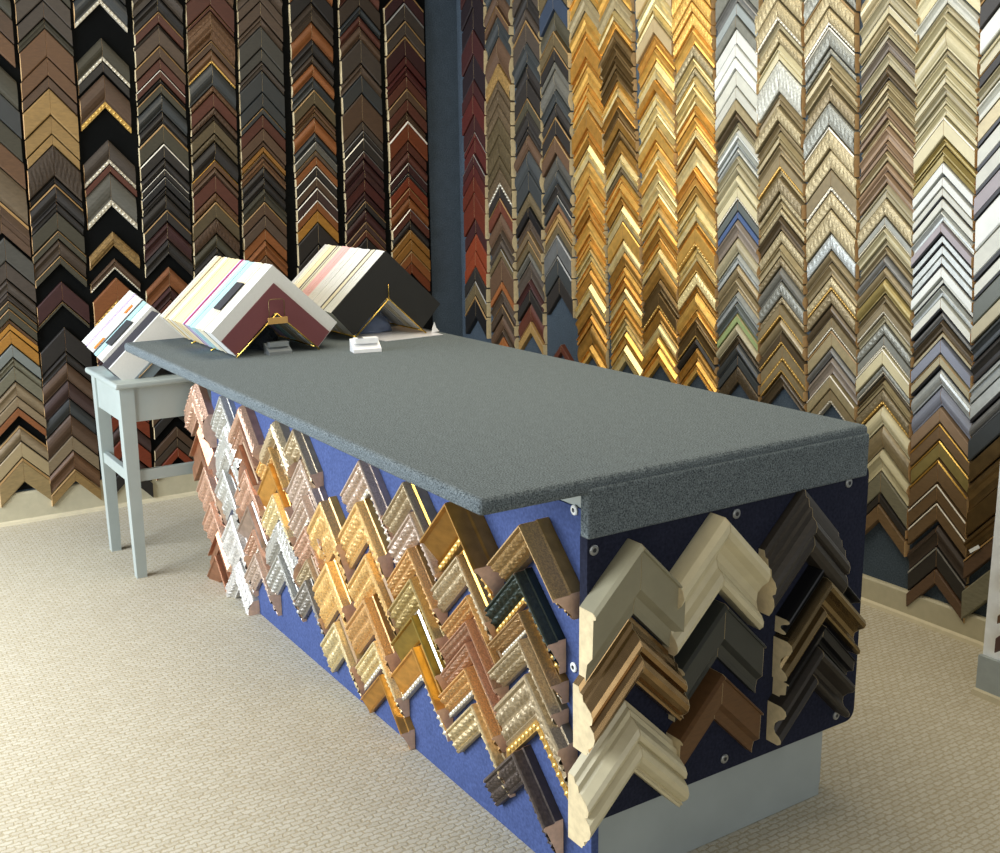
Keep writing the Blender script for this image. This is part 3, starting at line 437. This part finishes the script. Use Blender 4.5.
M_steel = plain('dull_steel', (150, 152, 150), .4, .6)

def box_obj(name, dims, mat, parent=None, b=0):
    m = MB(); m.box(*dims, b=b); return m.build(name, mat, parent)

struct(box_obj('floor', (-.1, 8, -8, .1, -.06, 0), M_floor))
struct(box_obj('wall_left', (-.1, 0, -8, 0.1, 0, 3.1), M_wallcarpet))
struct(box_obj('wall_right', (0, 8, 0, .1, 0, 3.1), M_wallcarpet))
m = MB(); m.prism([(0, 0), (.018, 0), (.018, .142), (.012, .15), (0, .15)], -.012, -6, 1)
m.v = [(x, y, z) for (x, y, z) in m.v]
m2 = MB(); m2.prism([(0.0, 0), (.018, 0), (.018, .142), (.012, .15), (0, .15)], -6, 0, 1)
struct(m2.build('baseboard_left', M_base))
m = MB(); m.prism([(0, 0), (-.018, 0), (-.018, .095), (-.012, .103), (0, .103)], .019, 3.64, 0)
struct(m.build('baseboard_right', M_base))
m = MB(); m.prism([(.018, 0), (.034, 0), (.03, .012), (.018, .018)], -6, -.035, 1); struct(m.build('trim_1', M_trim))
m = MB(); m.prism([(-.018, 0), (-.034, 0), (-.03, .012), (-.018, .018)], .019, 3.64, 0); struct(m.build('trim_2', M_trim))
# black display board on the left wall
bd = box_obj('display_board', (.0, .012, -3.2, -.205, .16, 3.0), M_black, b=.002)
tag(bd, 'black board covering the left wall behind the columns of wooden moulding corners', 'display board')
# partition jutting out at the right
struct(box_obj('wall_partition', (3.665, 4.6, -.33, 0, 0, 3.1), M_white))
m = MB(); m.box(3.66, 4.6, -.345, -.33, 0, .13); struct(m.build('baseboard_partition', plain('grey_skirting', (150, 158, 156), .5)))
m = MB(); m.box(3.66, 4.6, -.362, -.345, 0, .02); struct(m.build('trim_3', M_trim))

# ------------------------------------------------------------------ wall samples
def wall_side(cols, wall):
    for ci, col in enumerate(cols):
        top = col[0]; col = [(top[0], round(top[1] + .085, 3), .085, col[2][3])] + col 
        # columns hang very slightly out of plumb
        n = len(col); mu = sum(e[0] for e in col) / n; mz = sum(e[1] for e in col) / n
        den = sum((e[1] - mz) ** 2 for e in col)
        sl = sum((e[0] - mu) * (e[1] - mz) for e in col) / den if den else 0
        lean = math.atan(sl)
        for ri, (u, z, H, kk) in enumerate(col):
            key, _, mods = kk.partition('.')
            u = mu + sl * (z - mz) + (u - mu - sl * (z - mz)) * .4
            W = .116 + random.uniform(-.003, .002)
            h = max(.016, H - .007)
            D = random.uniform(.018, .03) if wall == 'L' else random.uniform(.022, .036)
            D = min(D, max(.014, h * .9))
            if wall == 'R' and ci == 1: D = .034
            if wall == 'L':
                raw = RAW_PALE if ci in (3, 4, 5, 6, 7, 8) else RAW_TAN
                name, loc, rot = 'wooden_moulding_corner', (.012, u, z), (0, 0, PI / 2)
                where = ('%s down in the %s column from left on left wall' % (ordinal(ri), ordinal(ci + 1))) if ri else 'at frame top in %s left wall column' % ordinal(ci + 1)
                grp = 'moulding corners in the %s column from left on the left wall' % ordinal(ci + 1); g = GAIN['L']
            else:
                raw = RAW_PALE if ci <= 4 else RAW_TAN
                name = 'wooden_moulding_corner' if ci < 4 else 'gilded_moulding_corner' if ci < 8 else 'silvered_moulding_corner'
                loc, rot = (u, 0, z), (0, 0, 0)
                where = ('%s down in right wall column %s from room corner' % (ordinal(ri), ordinal(ci + 1))) if ri else 'at frame top in right wall column %s from corner' % ordinal(ci + 1)
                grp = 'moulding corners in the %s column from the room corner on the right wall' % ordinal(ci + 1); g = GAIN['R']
            ln = lean + random.uniform(-.008, .008)
            if mods.startswith('-'): continue
            t, words = moulding(name, loc, rot, ln, W, h, D, key, mods, raw, g, 24)
            tag(t, '%s corner, %s' % (words, where), 'frame sample', grp)
wall_side(LEFT, 'L')
wall_side(RIGHT, 'R')

# ------------------------------------------------------------------ counter
ctr = empty('display_counter', (2.5, -1.6, 0))
tag(ctr, 'long display counter with blue grey carpeted top and navy panels hung with moulding corners', 'counter')
def cpart(mb, name, mat, parent=ctr):
    mb.v = [(x - 2.5, y + 1.6, z) for x, y, z in mb.v] if parent is ctr else mb.v
    return mb.build(name, mat, parent)
m = MB(); m.box(1.27, 3.83, -2.26, -1.145, .965, 1.0, b=.012); cpart(m, 'carpeted_top', M_top)
m = MB(); m.box(3.805, 3.836, -2.005, -1.148, .872, .98, b=.006); cpart(m, 'fascia', M_top)
m = MB(); m.box(1.36, 3.8, -1.965, -1.945, 0, .912); cpart(m, 'side_panel', M_navy)
m = MB(); m.box(1.36, 3.76, -1.2, -1.18, 0, .965); cpart(m, 'rear_panel', M_navy_shade)
m = MB(); m.box(1.36, 1.38, -1.94, -1.2, 0, .965); cpart(m, 'left_panel', M_navy_shade)
m = MB(); m.box(1.36, 3.795, -1.962, -1.94, .9125, .9645, b=.002); cpart(m, 'top_rail', M_grey)
m = MB(); m.prism(rounded(-2.0, -1.13, .215, .9, .03), 3.8, 3.825, 0)
ep = cpart(m, 'end_panel', M_navy_shade)
m = MB(); m.box(3.76, 3.785, -1.94, -1.2, 0, .225, b=.002); cpart(m, 'plinth', M_plinth)
m = MB(); m.box(3.6, 3.75, -1.179, -1.155, 0, .2, b=.002); cpart(m, 'rear_batten', M_plinth)
def screw(parent, c, nrm, mat, off):
    mb = MB(); n = Vector(nrm); a = n.orthogonal().normalized(); b = n.cross(a)
    rings = [(.0115, 0), (.0115, .003), (.009, .0045), (.005, .0045), (.004, .003), (0.0005, .003)]
    v = []; f = []; k = 14
    for r, h in rings:
        for j in range(k):
            t = j * 2 * PI / k; v.append(Vector(c) + n * h + (a * math.cos(t) + b * math.sin(t)) * r)
    mi = []
    for q in range(len(rings) - 1):
        for j in range(k): f.append((q * k + j, q * k + (j + 1) % k, (q + 1) * k + (j + 1) % k, (q + 1) * k + j))
    for q, fc in enumerate(f): mb.add([], [], 0)
    mb.v = [tuple(p - Vector(off)) for p in v]; mb.f = f; mb.i = [1 if q >= 3 * k else 0 for q in range(len(f))]; mb.sm = [False] * len(f)
    o = mb.build('screw_cap', [mat, M_screwd], parent)
    return o
off = (2.5, -1.6, 0)
for y, z in ((-1.984, .845), (-1.58, .851), (-1.205, .862), (-1.59, .247), (-1.2, .245), (-1.158, .5)):
    screw(ep, (3.825, y, z), (1, 0, 0), M_steel, off)
for c in ctr.children:
    if c.name.startswith('side_panel'):
        for x, z in ((3.735, .905), (3.735, .545)): screw(c, (x, -1.965, z), (0, -1, 0), M_screw, off)

# ornate samples on the long side
SIDE_WHERE = ['%s counter side column from grey table' % ordinal(k + 1) for k in range(9)] + ['counter side column nearest end panel']
for ci, col in enumerate(SIDE):
    for ri, (u, z, H, W, D, kk) in enumerate(col):
        key, _, mods = kk.partition('.')
        t, words = moulding('ornate_moulding_corner', (u, -1.9655, z), (0, 0, 0), random.uniform(-.02, .02), W, max(.03, H - .006), D, key, mods, RAW_PINK, GAIN['S'], 46, None if any(c in mods for c in 'rt') and D < .065 else 'i', 2)
        tag(t, '%s corner, %s down in %s' % (words, ordinal(ri + 1), SIDE_WHERE[ci]), 'frame sample', 'moulding corners in the %s' % SIDE_WHERE[ci])
EW = ['top left on the counter end panel', 'top middle on the counter end panel', 'top right on the counter end panel', 'middle of left column on counter end panel',
 'centre of the counter end panel', 'tucked second in right column on counter end panel', 'third in right column on counter end panel', 'bottom left on counter end panel over the plinth',
 'bottom middle on the counter end panel', 'fourth in right column on counter end panel', 'lowest in right column on counter end panel']
for (u, z, H, W, D, kk, pn), wh in zip(END, EW):
    key, _, mods = kk.partition('.')
    t, words = moulding('wide_moulding_corner', (3.8255, u, z), (0, 0, PI / 2), random.uniform(-.01, .01), W, H - .005, D, key, mods, RAW_PALE, GAIN['E'], 30, pn)
    tag(t, '%s corner, %s' % (words, wh), 'frame sample', 'wide moulding corners on the counter end')

# ------------------------------------------------------------------ grey stool table
st = empty('side_table', (.9, -2.0, 0))
tag(st, 'small grey painted wooden table holding the leftmost mat stack beside the counter', 'table')
def spart(mb, name, mat=M_grey, parent=st):
    mb.v = [(x - .9, y + 2.0, z) for x, y, z in mb.v]; return mb.build(name, mat, parent)
TX0, TX1, TY0, TY1 = .635, 1.14, -2.275, -1.62
m = MB(); m.box(TX0, TX1, TY0, TY1, .795, .82, b=.009); spart(m, 'table_top')
LG = .057
for lx, ly in ((TX0 + .02, TY0 + .02), (TX1 - .02 - LG, TY0 + .02), (TX0 + .02, TY1 - .02 - LG), (TX1 - .02 - LG, TY1 - .02 - LG)):
    m = MB()
    v = []; 
    for z, k in ((0, .008), (.55, .002), (.795, 0)):
        v += [(lx + k, ly + k, z), (lx + LG - k, ly + k, z), (lx + LG - k, ly + LG - k, z), (lx + k, ly + LG - k, z)]
    f = [(3, 2, 1, 0), (8, 9, 10, 11)]
    for q in range(2):
        for j in range(4): f.append((q * 4 + j, q * 4 + (j + 1) % 4, q * 4 + 4 + (j + 1) % 4, q * 4 + 4 + j))
    m.add(v, f); spart(m, 'leg')
ins = .028
for d in ((TX0 + .03, TX1 - .03, TY0 + ins, TY0 + ins + .02), (TX0 + .03, TX1 - .03, TY1 - ins - .02, TY1 - ins), (TX1 - ins - .02, TX1 - ins, TY0 + .03, TY1 - .03), (TX0 + ins, TX0 + ins + .02, TY0 + .03, TY1 - .03)):
    m = MB(); m.box(*d, .655, .7945); spart(m, 'apron')
for d in ((TX0 + .05, TX1 - .05, TY0 + .03, TY0 + .055), (TX1 - .058, TX1 - .034, TY0 + .05, TY1 - .05), (TX0 + .05, TX1 - .05, TY1 - .055, TY1 - .03)):
    m = MB(); m.box(*d, .405, .452, b=.003); spart(m, 'stretcher')

# ------------------------------------------------------------------ mat corner stacks
def card_mat(rgb):
    k = 'mat_board_%d_%d_%d' % rgb
    return bpy.data.materials.get(k) or plain(k, rgb, .8, 0, (120, .97, 1.02))
def card(apex, L, w, t, rgb, ang=43, core=(236, 234, 226), sticker=None, tab=None):
    """L-shaped mat corner standing in a plane across the counter; apex = front face apex"""
    ca, sa = math.cos(math.radians(ang)), math.sin(math.radians(ang))
    d1 = (-ca, -sa); d2 = (ca, -sa)
    def add(p, q, k): return (p[0] + q[0] * k, p[1] + q[1] * k)
    A = (0, 0); TL = add(A, d1, L); TR = add(A, d2, L)
    BL = add(TL, (sa, -ca), w); BR = add(TR, (-sa, -ca), w); I = (0, -w / ca)
    m = MB(); m.prism([A, TL, BL, I, BR, TR], -t, 0, 0)
    return m
def stack(apex, L, w, cards, label, group, ang=43, rise=0):
    x = apex[0]
    for k, (t, rgb, words) in enumerate(cards):
        dz = random.uniform(-.0025, .0015); dy = random.uniform(-.0015, .0015)
        m = card(apex, L, w, t - .0006, rgb, ang)
        o = m.build('mat_corner', card_mat(rgb)); o.location = (x, apex[1] + dy, apex[2] + dz + rise * (apex[0] - x))
        pos = 'frontmost' if k == 0 else 'rearmost' if k == len(cards) - 1 else '%s from the front' % ordinal(k + 1)
        tag(o, '%s mat corner, %s in %s' % (words, pos, label), 'mat sample', group)
        x -= t
        yield o
W_ = (204, 204, 198); CR = (208, 190, 148); GY = (186, 182, 172); LV = (182, 164, 200); BG = (156, 190, 190); MG = (140, 34, 86); DK = (70, 66, 66); PK = (214, 168, 162); BL = (130, 160, 212); IV = (208, 200, 172)
NM = {W_: 'white', CR: 'cream', GY: 'pale grey', LV: 'lavender', BG: 'pale aqua', MG: 'magenta', DK: 'dark grey', PK: 'blush pink', BL: 'pale blue', IV: 'ivory'}
def seq(pairs):
    out = []
    for c, n, t in pairs: out += [(t, c, NM[c])] * n
    return out
mid = seq([(W_, 4, .018), (DK, 1, .009), (IV, 4, .02), (W_, 1, .012), (BG, 5, .016), (LV, 2, .012), (W_, 1, .006), (MG, 1, .018), (LV, 1, .008), (CR, 7, .019), (DK, 1, .009), (W_, 2, .014), (CR, 2, .018), (DK, 1, .009), (CR, 2, .016), (GY, 3, .014)])
mid = [(t, c, n) for t, c, n in mid]
AM = (1.895, -1.89, 1.31)
mc = list(stack((AM[0] - .004, AM[1], AM[2]), .318, .118, mid, 'middle stack on counter', 'mat corners in the middle stack on the counter'))
o = card(None, .318 - .045, .118 - .045, .004, None).build('mat_corner', card_mat((104, 56, 58))); o.location = (AM[0] + .0005, AM[1], AM[2] - .0625)
tag(o, 'burgundy mat corner at the very front of the middle stack', 'mat sample', 'mat corners in the middle stack on the counter')
def tab(parent, L0, L1, t, rgb, name, dx, out=.007, side=-1, ang=43):
    """strip lying on the left-hand edge of a card"""
    ca, sa = math.cos(math.radians(ang)), math.sin(math.radians(ang))
    P = lambda a, h: (side * ca * a + side * sa * h, -sa * a + ca * h)
    m = MB(); m.prism([P(L0, 0.001), P(L1, 0.001), P(L1, out), P(L0, out)], dx - t, dx, 0)
    return m.build(name, card_mat(rgb), parent)
tab(mc[5], .10, .225, .065, (44, 44, 48), 'index_tab', 0)['label'] = 'black index tab'
right = seq([(W_, 4, .018), (DK, 1, .008), (IV, 2, .016), (DK, 1, .008), (W_, 7, .017), (BL, 1, .008), (W_, 3, .016), (PK, 5, .016), (IV, 2, .014), (DK, 1, .008), (IV, 1, .012), (DK, 1, .008), (CR, 3, .017), (IV, 2, .016), (DK, 1, .006), (GY, 2, .014)])
AR = (1.76, -1.385, 1.328)
rc = list(stack((AR[0] - .007, AR[1], AR[2]), .318, .128, right, 'right-hand stack on counter', 'mat corners in the right stack on the counter'))
o = card(None, .318, .128, .006, None).build('mat_corner', card_mat((30, 30, 28))); o.location = (AR[0], AR[1], AR[2])
tag(o, 'black mat corner at the front of the right-hand stack on counter', 'mat sample', 'mat corners in the right stack on the counter')
left = seq([(W_, 1, .014)]) + [(.11, (40, 38, 44), 'black')] + seq([(W_, 3, .025), (BG, 2, .025), (DK, 1, .008), (W_, 4, .025), (LV, 1, .016), (W_, 3, .025)])
ALs = (1.055, -2.05, 1.073)
lc = list(stack(ALs, .30, .105, left, 'stack on grey table', 'mat corners in the stack on the grey table', 43, .14))
o = card(None, .20, .05, .006, None).build('mat_corner', card_mat((118, 128, 130))); o.location = (ALs[0] + .007, ALs[1], ALs[2] - .135)
tag(o, 'slate grey mat corner at the front of the stack on the grey table', 'mat sample', 'mat corners in the stack on the grey table')
tab(lc[3], .10, .23, .085, (44, 46, 48), 'index_tab', .0)['label'] = 'black index tab'
tab(lc[9], .045, .09, .05, (206, 116, 36), 'price_sticker', .0, .003)['label'] = 'orange sticker'
tab(lc[8], .225, .285, .03, (206, 120, 44), 'price_sticker', .0, .003)['label'] = 'orange sticker'

# brass easels under the stacks
def easel(apex, L, w, length, base_z, label, loop, mat=M_brass, ang=43):
    ca, sa = math.cos(math.radians(ang)), math.sin(math.radians(ang))
    t = empty('wire_easel', (apex[0], apex[1], base_z)); tag(t, label, 'easel')
    zi = apex[2] - w / ca - base_z - .006         # just under the inner apex
    half = zi * ca / sa
    r = .0032
    for x, nm in ((.012, 'front_frame'), (-length + .03, 'rear_frame')):
        m = MB(); m.tube([(x, -half, .003), (x, 0, zi), (x, half, .003)], r)
        m.build(nm, mat, t)
    for sd in (-1, 1):
        m = MB()
        yy = sd * half * .93; zz = zi * .07 + .004
        m.tube([(.012, yy, zz), (-length + .03, yy, zz)], r)
        for x in (-.2, -.42): m.tube([(x, yy, zz), (x, yy + sd * .03, .0035)], r)
        m.build('side_rail', mat, t)
    m = MB(); m.tube([(.012, 0, zi - .003), (-length + .03, 0, zi - .003)], r); m.build('ridge_rail', mat, t)
    if loop == 'frame':
        m = MB(); hw = .028
        m.tube([(.013, -hw, zi - .03), (.013, -hw, zi + .045), (.013, -hw + .006, zi + .05), (.013, hw - .006, zi + .05), (.013, hw, zi + .045), (.013, hw, zi - .03)], .0016)
        m.build('label_holder', M_bronze, t)
        m = MB(); m.box(.016, .02, -.036, .036, zi - .035, zi - .012, b=.001); m.build('label_strip', plain('brass_label', (190, 148, 84), .5, .3), t)['label'] = 'tan label strip'
    elif loop == 'pin':
        m = MB(); m.tube([(.013, 0, zi - .004), (.013, 0, zi + .05), (.011, 0, zi + .056)], .002); m.build('hook', mat, t)
    return t
easel(AM, .318, .118, .60, 1.0, 'brass wire easel under the middle mat stack with a tan label holder', 'frame')
easel(AR, .318, .128, .66, 1.0, 'brass wire easel under the right-hand black-fronted mat stack', 'pin')
easel(ALs, .30, .105, .40, .82, 'wire easel under the mat stack on the grey table', None, M_bronze)

# small things on the counter top
def small_holder(loc, rot, mat, label, s=1.0):
    t = empty('card_holder', loc, (0, 0, rot)); tag(t, label, 'card holder')
    m = MB(); m.prism([(-.03 * s, 0), (.03 * s, 0), (.03 * s, .012 * s), (.0, .03 * s), (-.022 * s, .044 * s), (-.03 * s, .044 * s)], -.05 * s, .05 * s, 1)
    m.v = [(y if False else x, yy, z) for x, yy, z in m.v]
    m.build('tray', mat, t)
    m = MB(); m.box(-.012 * s, .02 * s, -.042 * s, .042 * s, .03 * s, .05 * s, b=.001); m.build('cards', mat if s < .9 else plain('card_paper', (236, 236, 234), .6), t)
    return t
h = small_holder((2.03, -1.615, 1.0), math.radians(-12), plain('white_plastic', (232, 232, 230), .35), 'small white plastic card holder on the counter before the right stack')
m = MB(); m.box(.0, .021, -.03, -.012, .0505, .0512); m.v = [(x, y, z) for x, y, z in m.v]
m.build('print_mark', plain('dark_print', (70, 70, 72), .6), h)

def clear_mat(name, rgb, rough=.12, alpha=1):
    m_, nt, b = new_mat(name)
    b.inputs['Base Color'].default_value = (*lin(rgb), 1); b.inputs['Roughness'].default_value = rough
    b.inputs['Transmission Weight'].default_value = .55; b.inputs['IOR'].default_value = 1.3
    tc = N(nt, 'ShaderNodeTexCoord'); n1 = N(nt, 'ShaderNodeTexNoise', Scale=60, Detail=2)
    nt.links.new(tc.outputs['Object'], n1.inputs['Vector']); bump(nt, b, n1.outputs[0], .3, .004)
    return m_
small_holder((1.885, -1.885, 1.0), 0, clear_mat('smoky_clear_plastic', (170, 176, 176)), 'small clear grey plastic holder under the middle mat stack', .85)
def bag(loc, rx, ry, h, mat, label, seed):
    n, k = 22, 9; v = []; f = []
    for a in range(k + 1):
        t = a / k
        for j in range(n):
            an = j * 2 * PI / n
            rr = (1 - t ** 2.2) ** .5 if t < 1 else 0
            wob = 1 + .14 * math.sin(an * 3 + seed + t * 4) + .08 * math.sin(an * 7 + seed * 2 + t * 9)
            v.append((rx * rr * wob * math.cos(an), ry * rr * wob * math.sin(an), h * t * (1 + .12 * math.sin(an * 2 + seed))))
    for a in range(k):
        for j in range(n): f.append((a * n + j, a * n + (j + 1) % n, (a + 1) * n + (j + 1) % n, (a + 1) * n + j))
    f.append(tuple(range(n))[::-1])
    o = mesh_obj('plastic_bag', v, f, mat, None, True, None, loc)
    tag(o, label, 'bag'); return o
bag((1.66, -1.88, 1.0), .13, .07, .085, clear_mat('dark_clear_film', (70, 76, 84), .1), 'dark crumpled plastic bag under the middle mat stack', 1.3)
bag((1.56, -1.37, 1.003), .1, .075, .09, clear_mat('bluish_film', (150, 165, 195), .1), 'bluish crumpled plastic bag under the right mat stack', 4.1)
m = MB(); m.prism([(1.50, -1.50), (1.86, -1.45), (1.84, -1.19), (1.52, -1.165)], 1.0003, 1.0022, 2)
tag(m.build('paper_sheet', plain('glossy_white_sheet', (222, 222, 226), .25)), 'glossy white sheet lying under the right mat stack', 'sheet')
m = MB(); m.prism([(-.06, 0), (.06, 0), (0, .085)], 0, .003, 0)
o = m.build('card_scrap', card_mat((236, 236, 222))); o.location = (1.25, AR[1], 1.09)
m = None
bpy.data.objects.remove(o)
m = MB(); m.prism([(0, 0), (.035, .004), (.022, .018), (.014, .042), (.005, .02)], 0, .002, 0)
o = m.build('paper_tag', card_mat((236, 236, 236))); o.location = (1.775, -1.205, 1.0025)
tag(o, 'small torn white paper tag standing by the right easel foot', 'paper')

# dark and pale corners hung on the white partition, cut by the frame edge
for k, (z, key, H) in enumerate(((.52, 'dk', .05), (.40, 'br1', .03), (.325, 'bu2', .05))):
    t, words = moulding('partition_moulding_corner', (3.835, -.331, z), (0, 0, 0), 0, .115, H, .03, key, 'w' if k == 1 else 'f', RAW_TAN, 1, 9)
    tag(t, '%s corner, %s down on the white partition at right' % (words, ordinal(k + 1)), 'frame sample', 'moulding corners on the white partition')
# small white price label on a dark corner, last column
m = MB(); m.box(-.022, .022, -.0018, 0, -.006, .006)
lb = m.build('price_label', M_white); lb.location = (3.415, -.036, .345); lb.rotation_euler = (0, -math.radians(40), 0)
tag(lb, 'small white price label stuck on a dark corner near the white partition', 'label')

# ------------------------------------------------------------------ light
def area(name, loc, target, sx, sy, power, color=(1, 1, 1)):
    l = bpy.data.lights.new(name, 'AREA'); l.shape = 'RECTANGLE'; l.size = sx; l.size_y = sy; l.energy = power; l.color = color
    o = link(bpy.data.objects.new(name, l)); o.location = loc
    o.rotation_euler = (Vector(target) - Vector(loc)).to_track_quat('-Z', 'Y').to_euler()
    return o
area('shop_window_light', (.9, -5.2, 1.7), (1.7, -1.2, .55), 4.4, 2.2, 425, (.91, .98, 1.08))
area('ceiling_lamp_light', (2.6, -1.6, 3.0), (2.6, -1.6, 0), 3.0, 1.6, 68, (1, .9, .7))
area('front_fill_light', (8.6, -3.4, 1.7), (3.5, -1.6, .9), 3.2, 2.0, 58, (.97, .99, 1.0))  # added fill from behind the camera for faces turned from the window
w = bpy.data.worlds.new('world'); scene.world = w; w.use_nodes = True
bg = w.node_tree.nodes['Background']; bg.inputs[0].default_value = (.95, .96, 1, 1); bg.inputs[1].default_value = .26

# ------------------------------------------------------------------ camera
cd = bpy.data.cameras.new('camera'); cam = link(bpy.data.objects.new('camera', cd))
M = Matrix(CAM_ROT).to_4x4(); M.translation = Vector(CAM_LOC); cam.matrix_world = M
cd.sensor_fit = 'HORIZONTAL'; cd.sensor_width = 36; cd.lens = 36 * CAM_F / 1000
scene.camera = cam
scene.view_settings.view_transform = 'Standard'
scene.view_settings.look = 'None'
scene.view_settings.exposure = 0
scene.view_settings.gamma = 1
scene.view_settings.use_curve_mapping = False
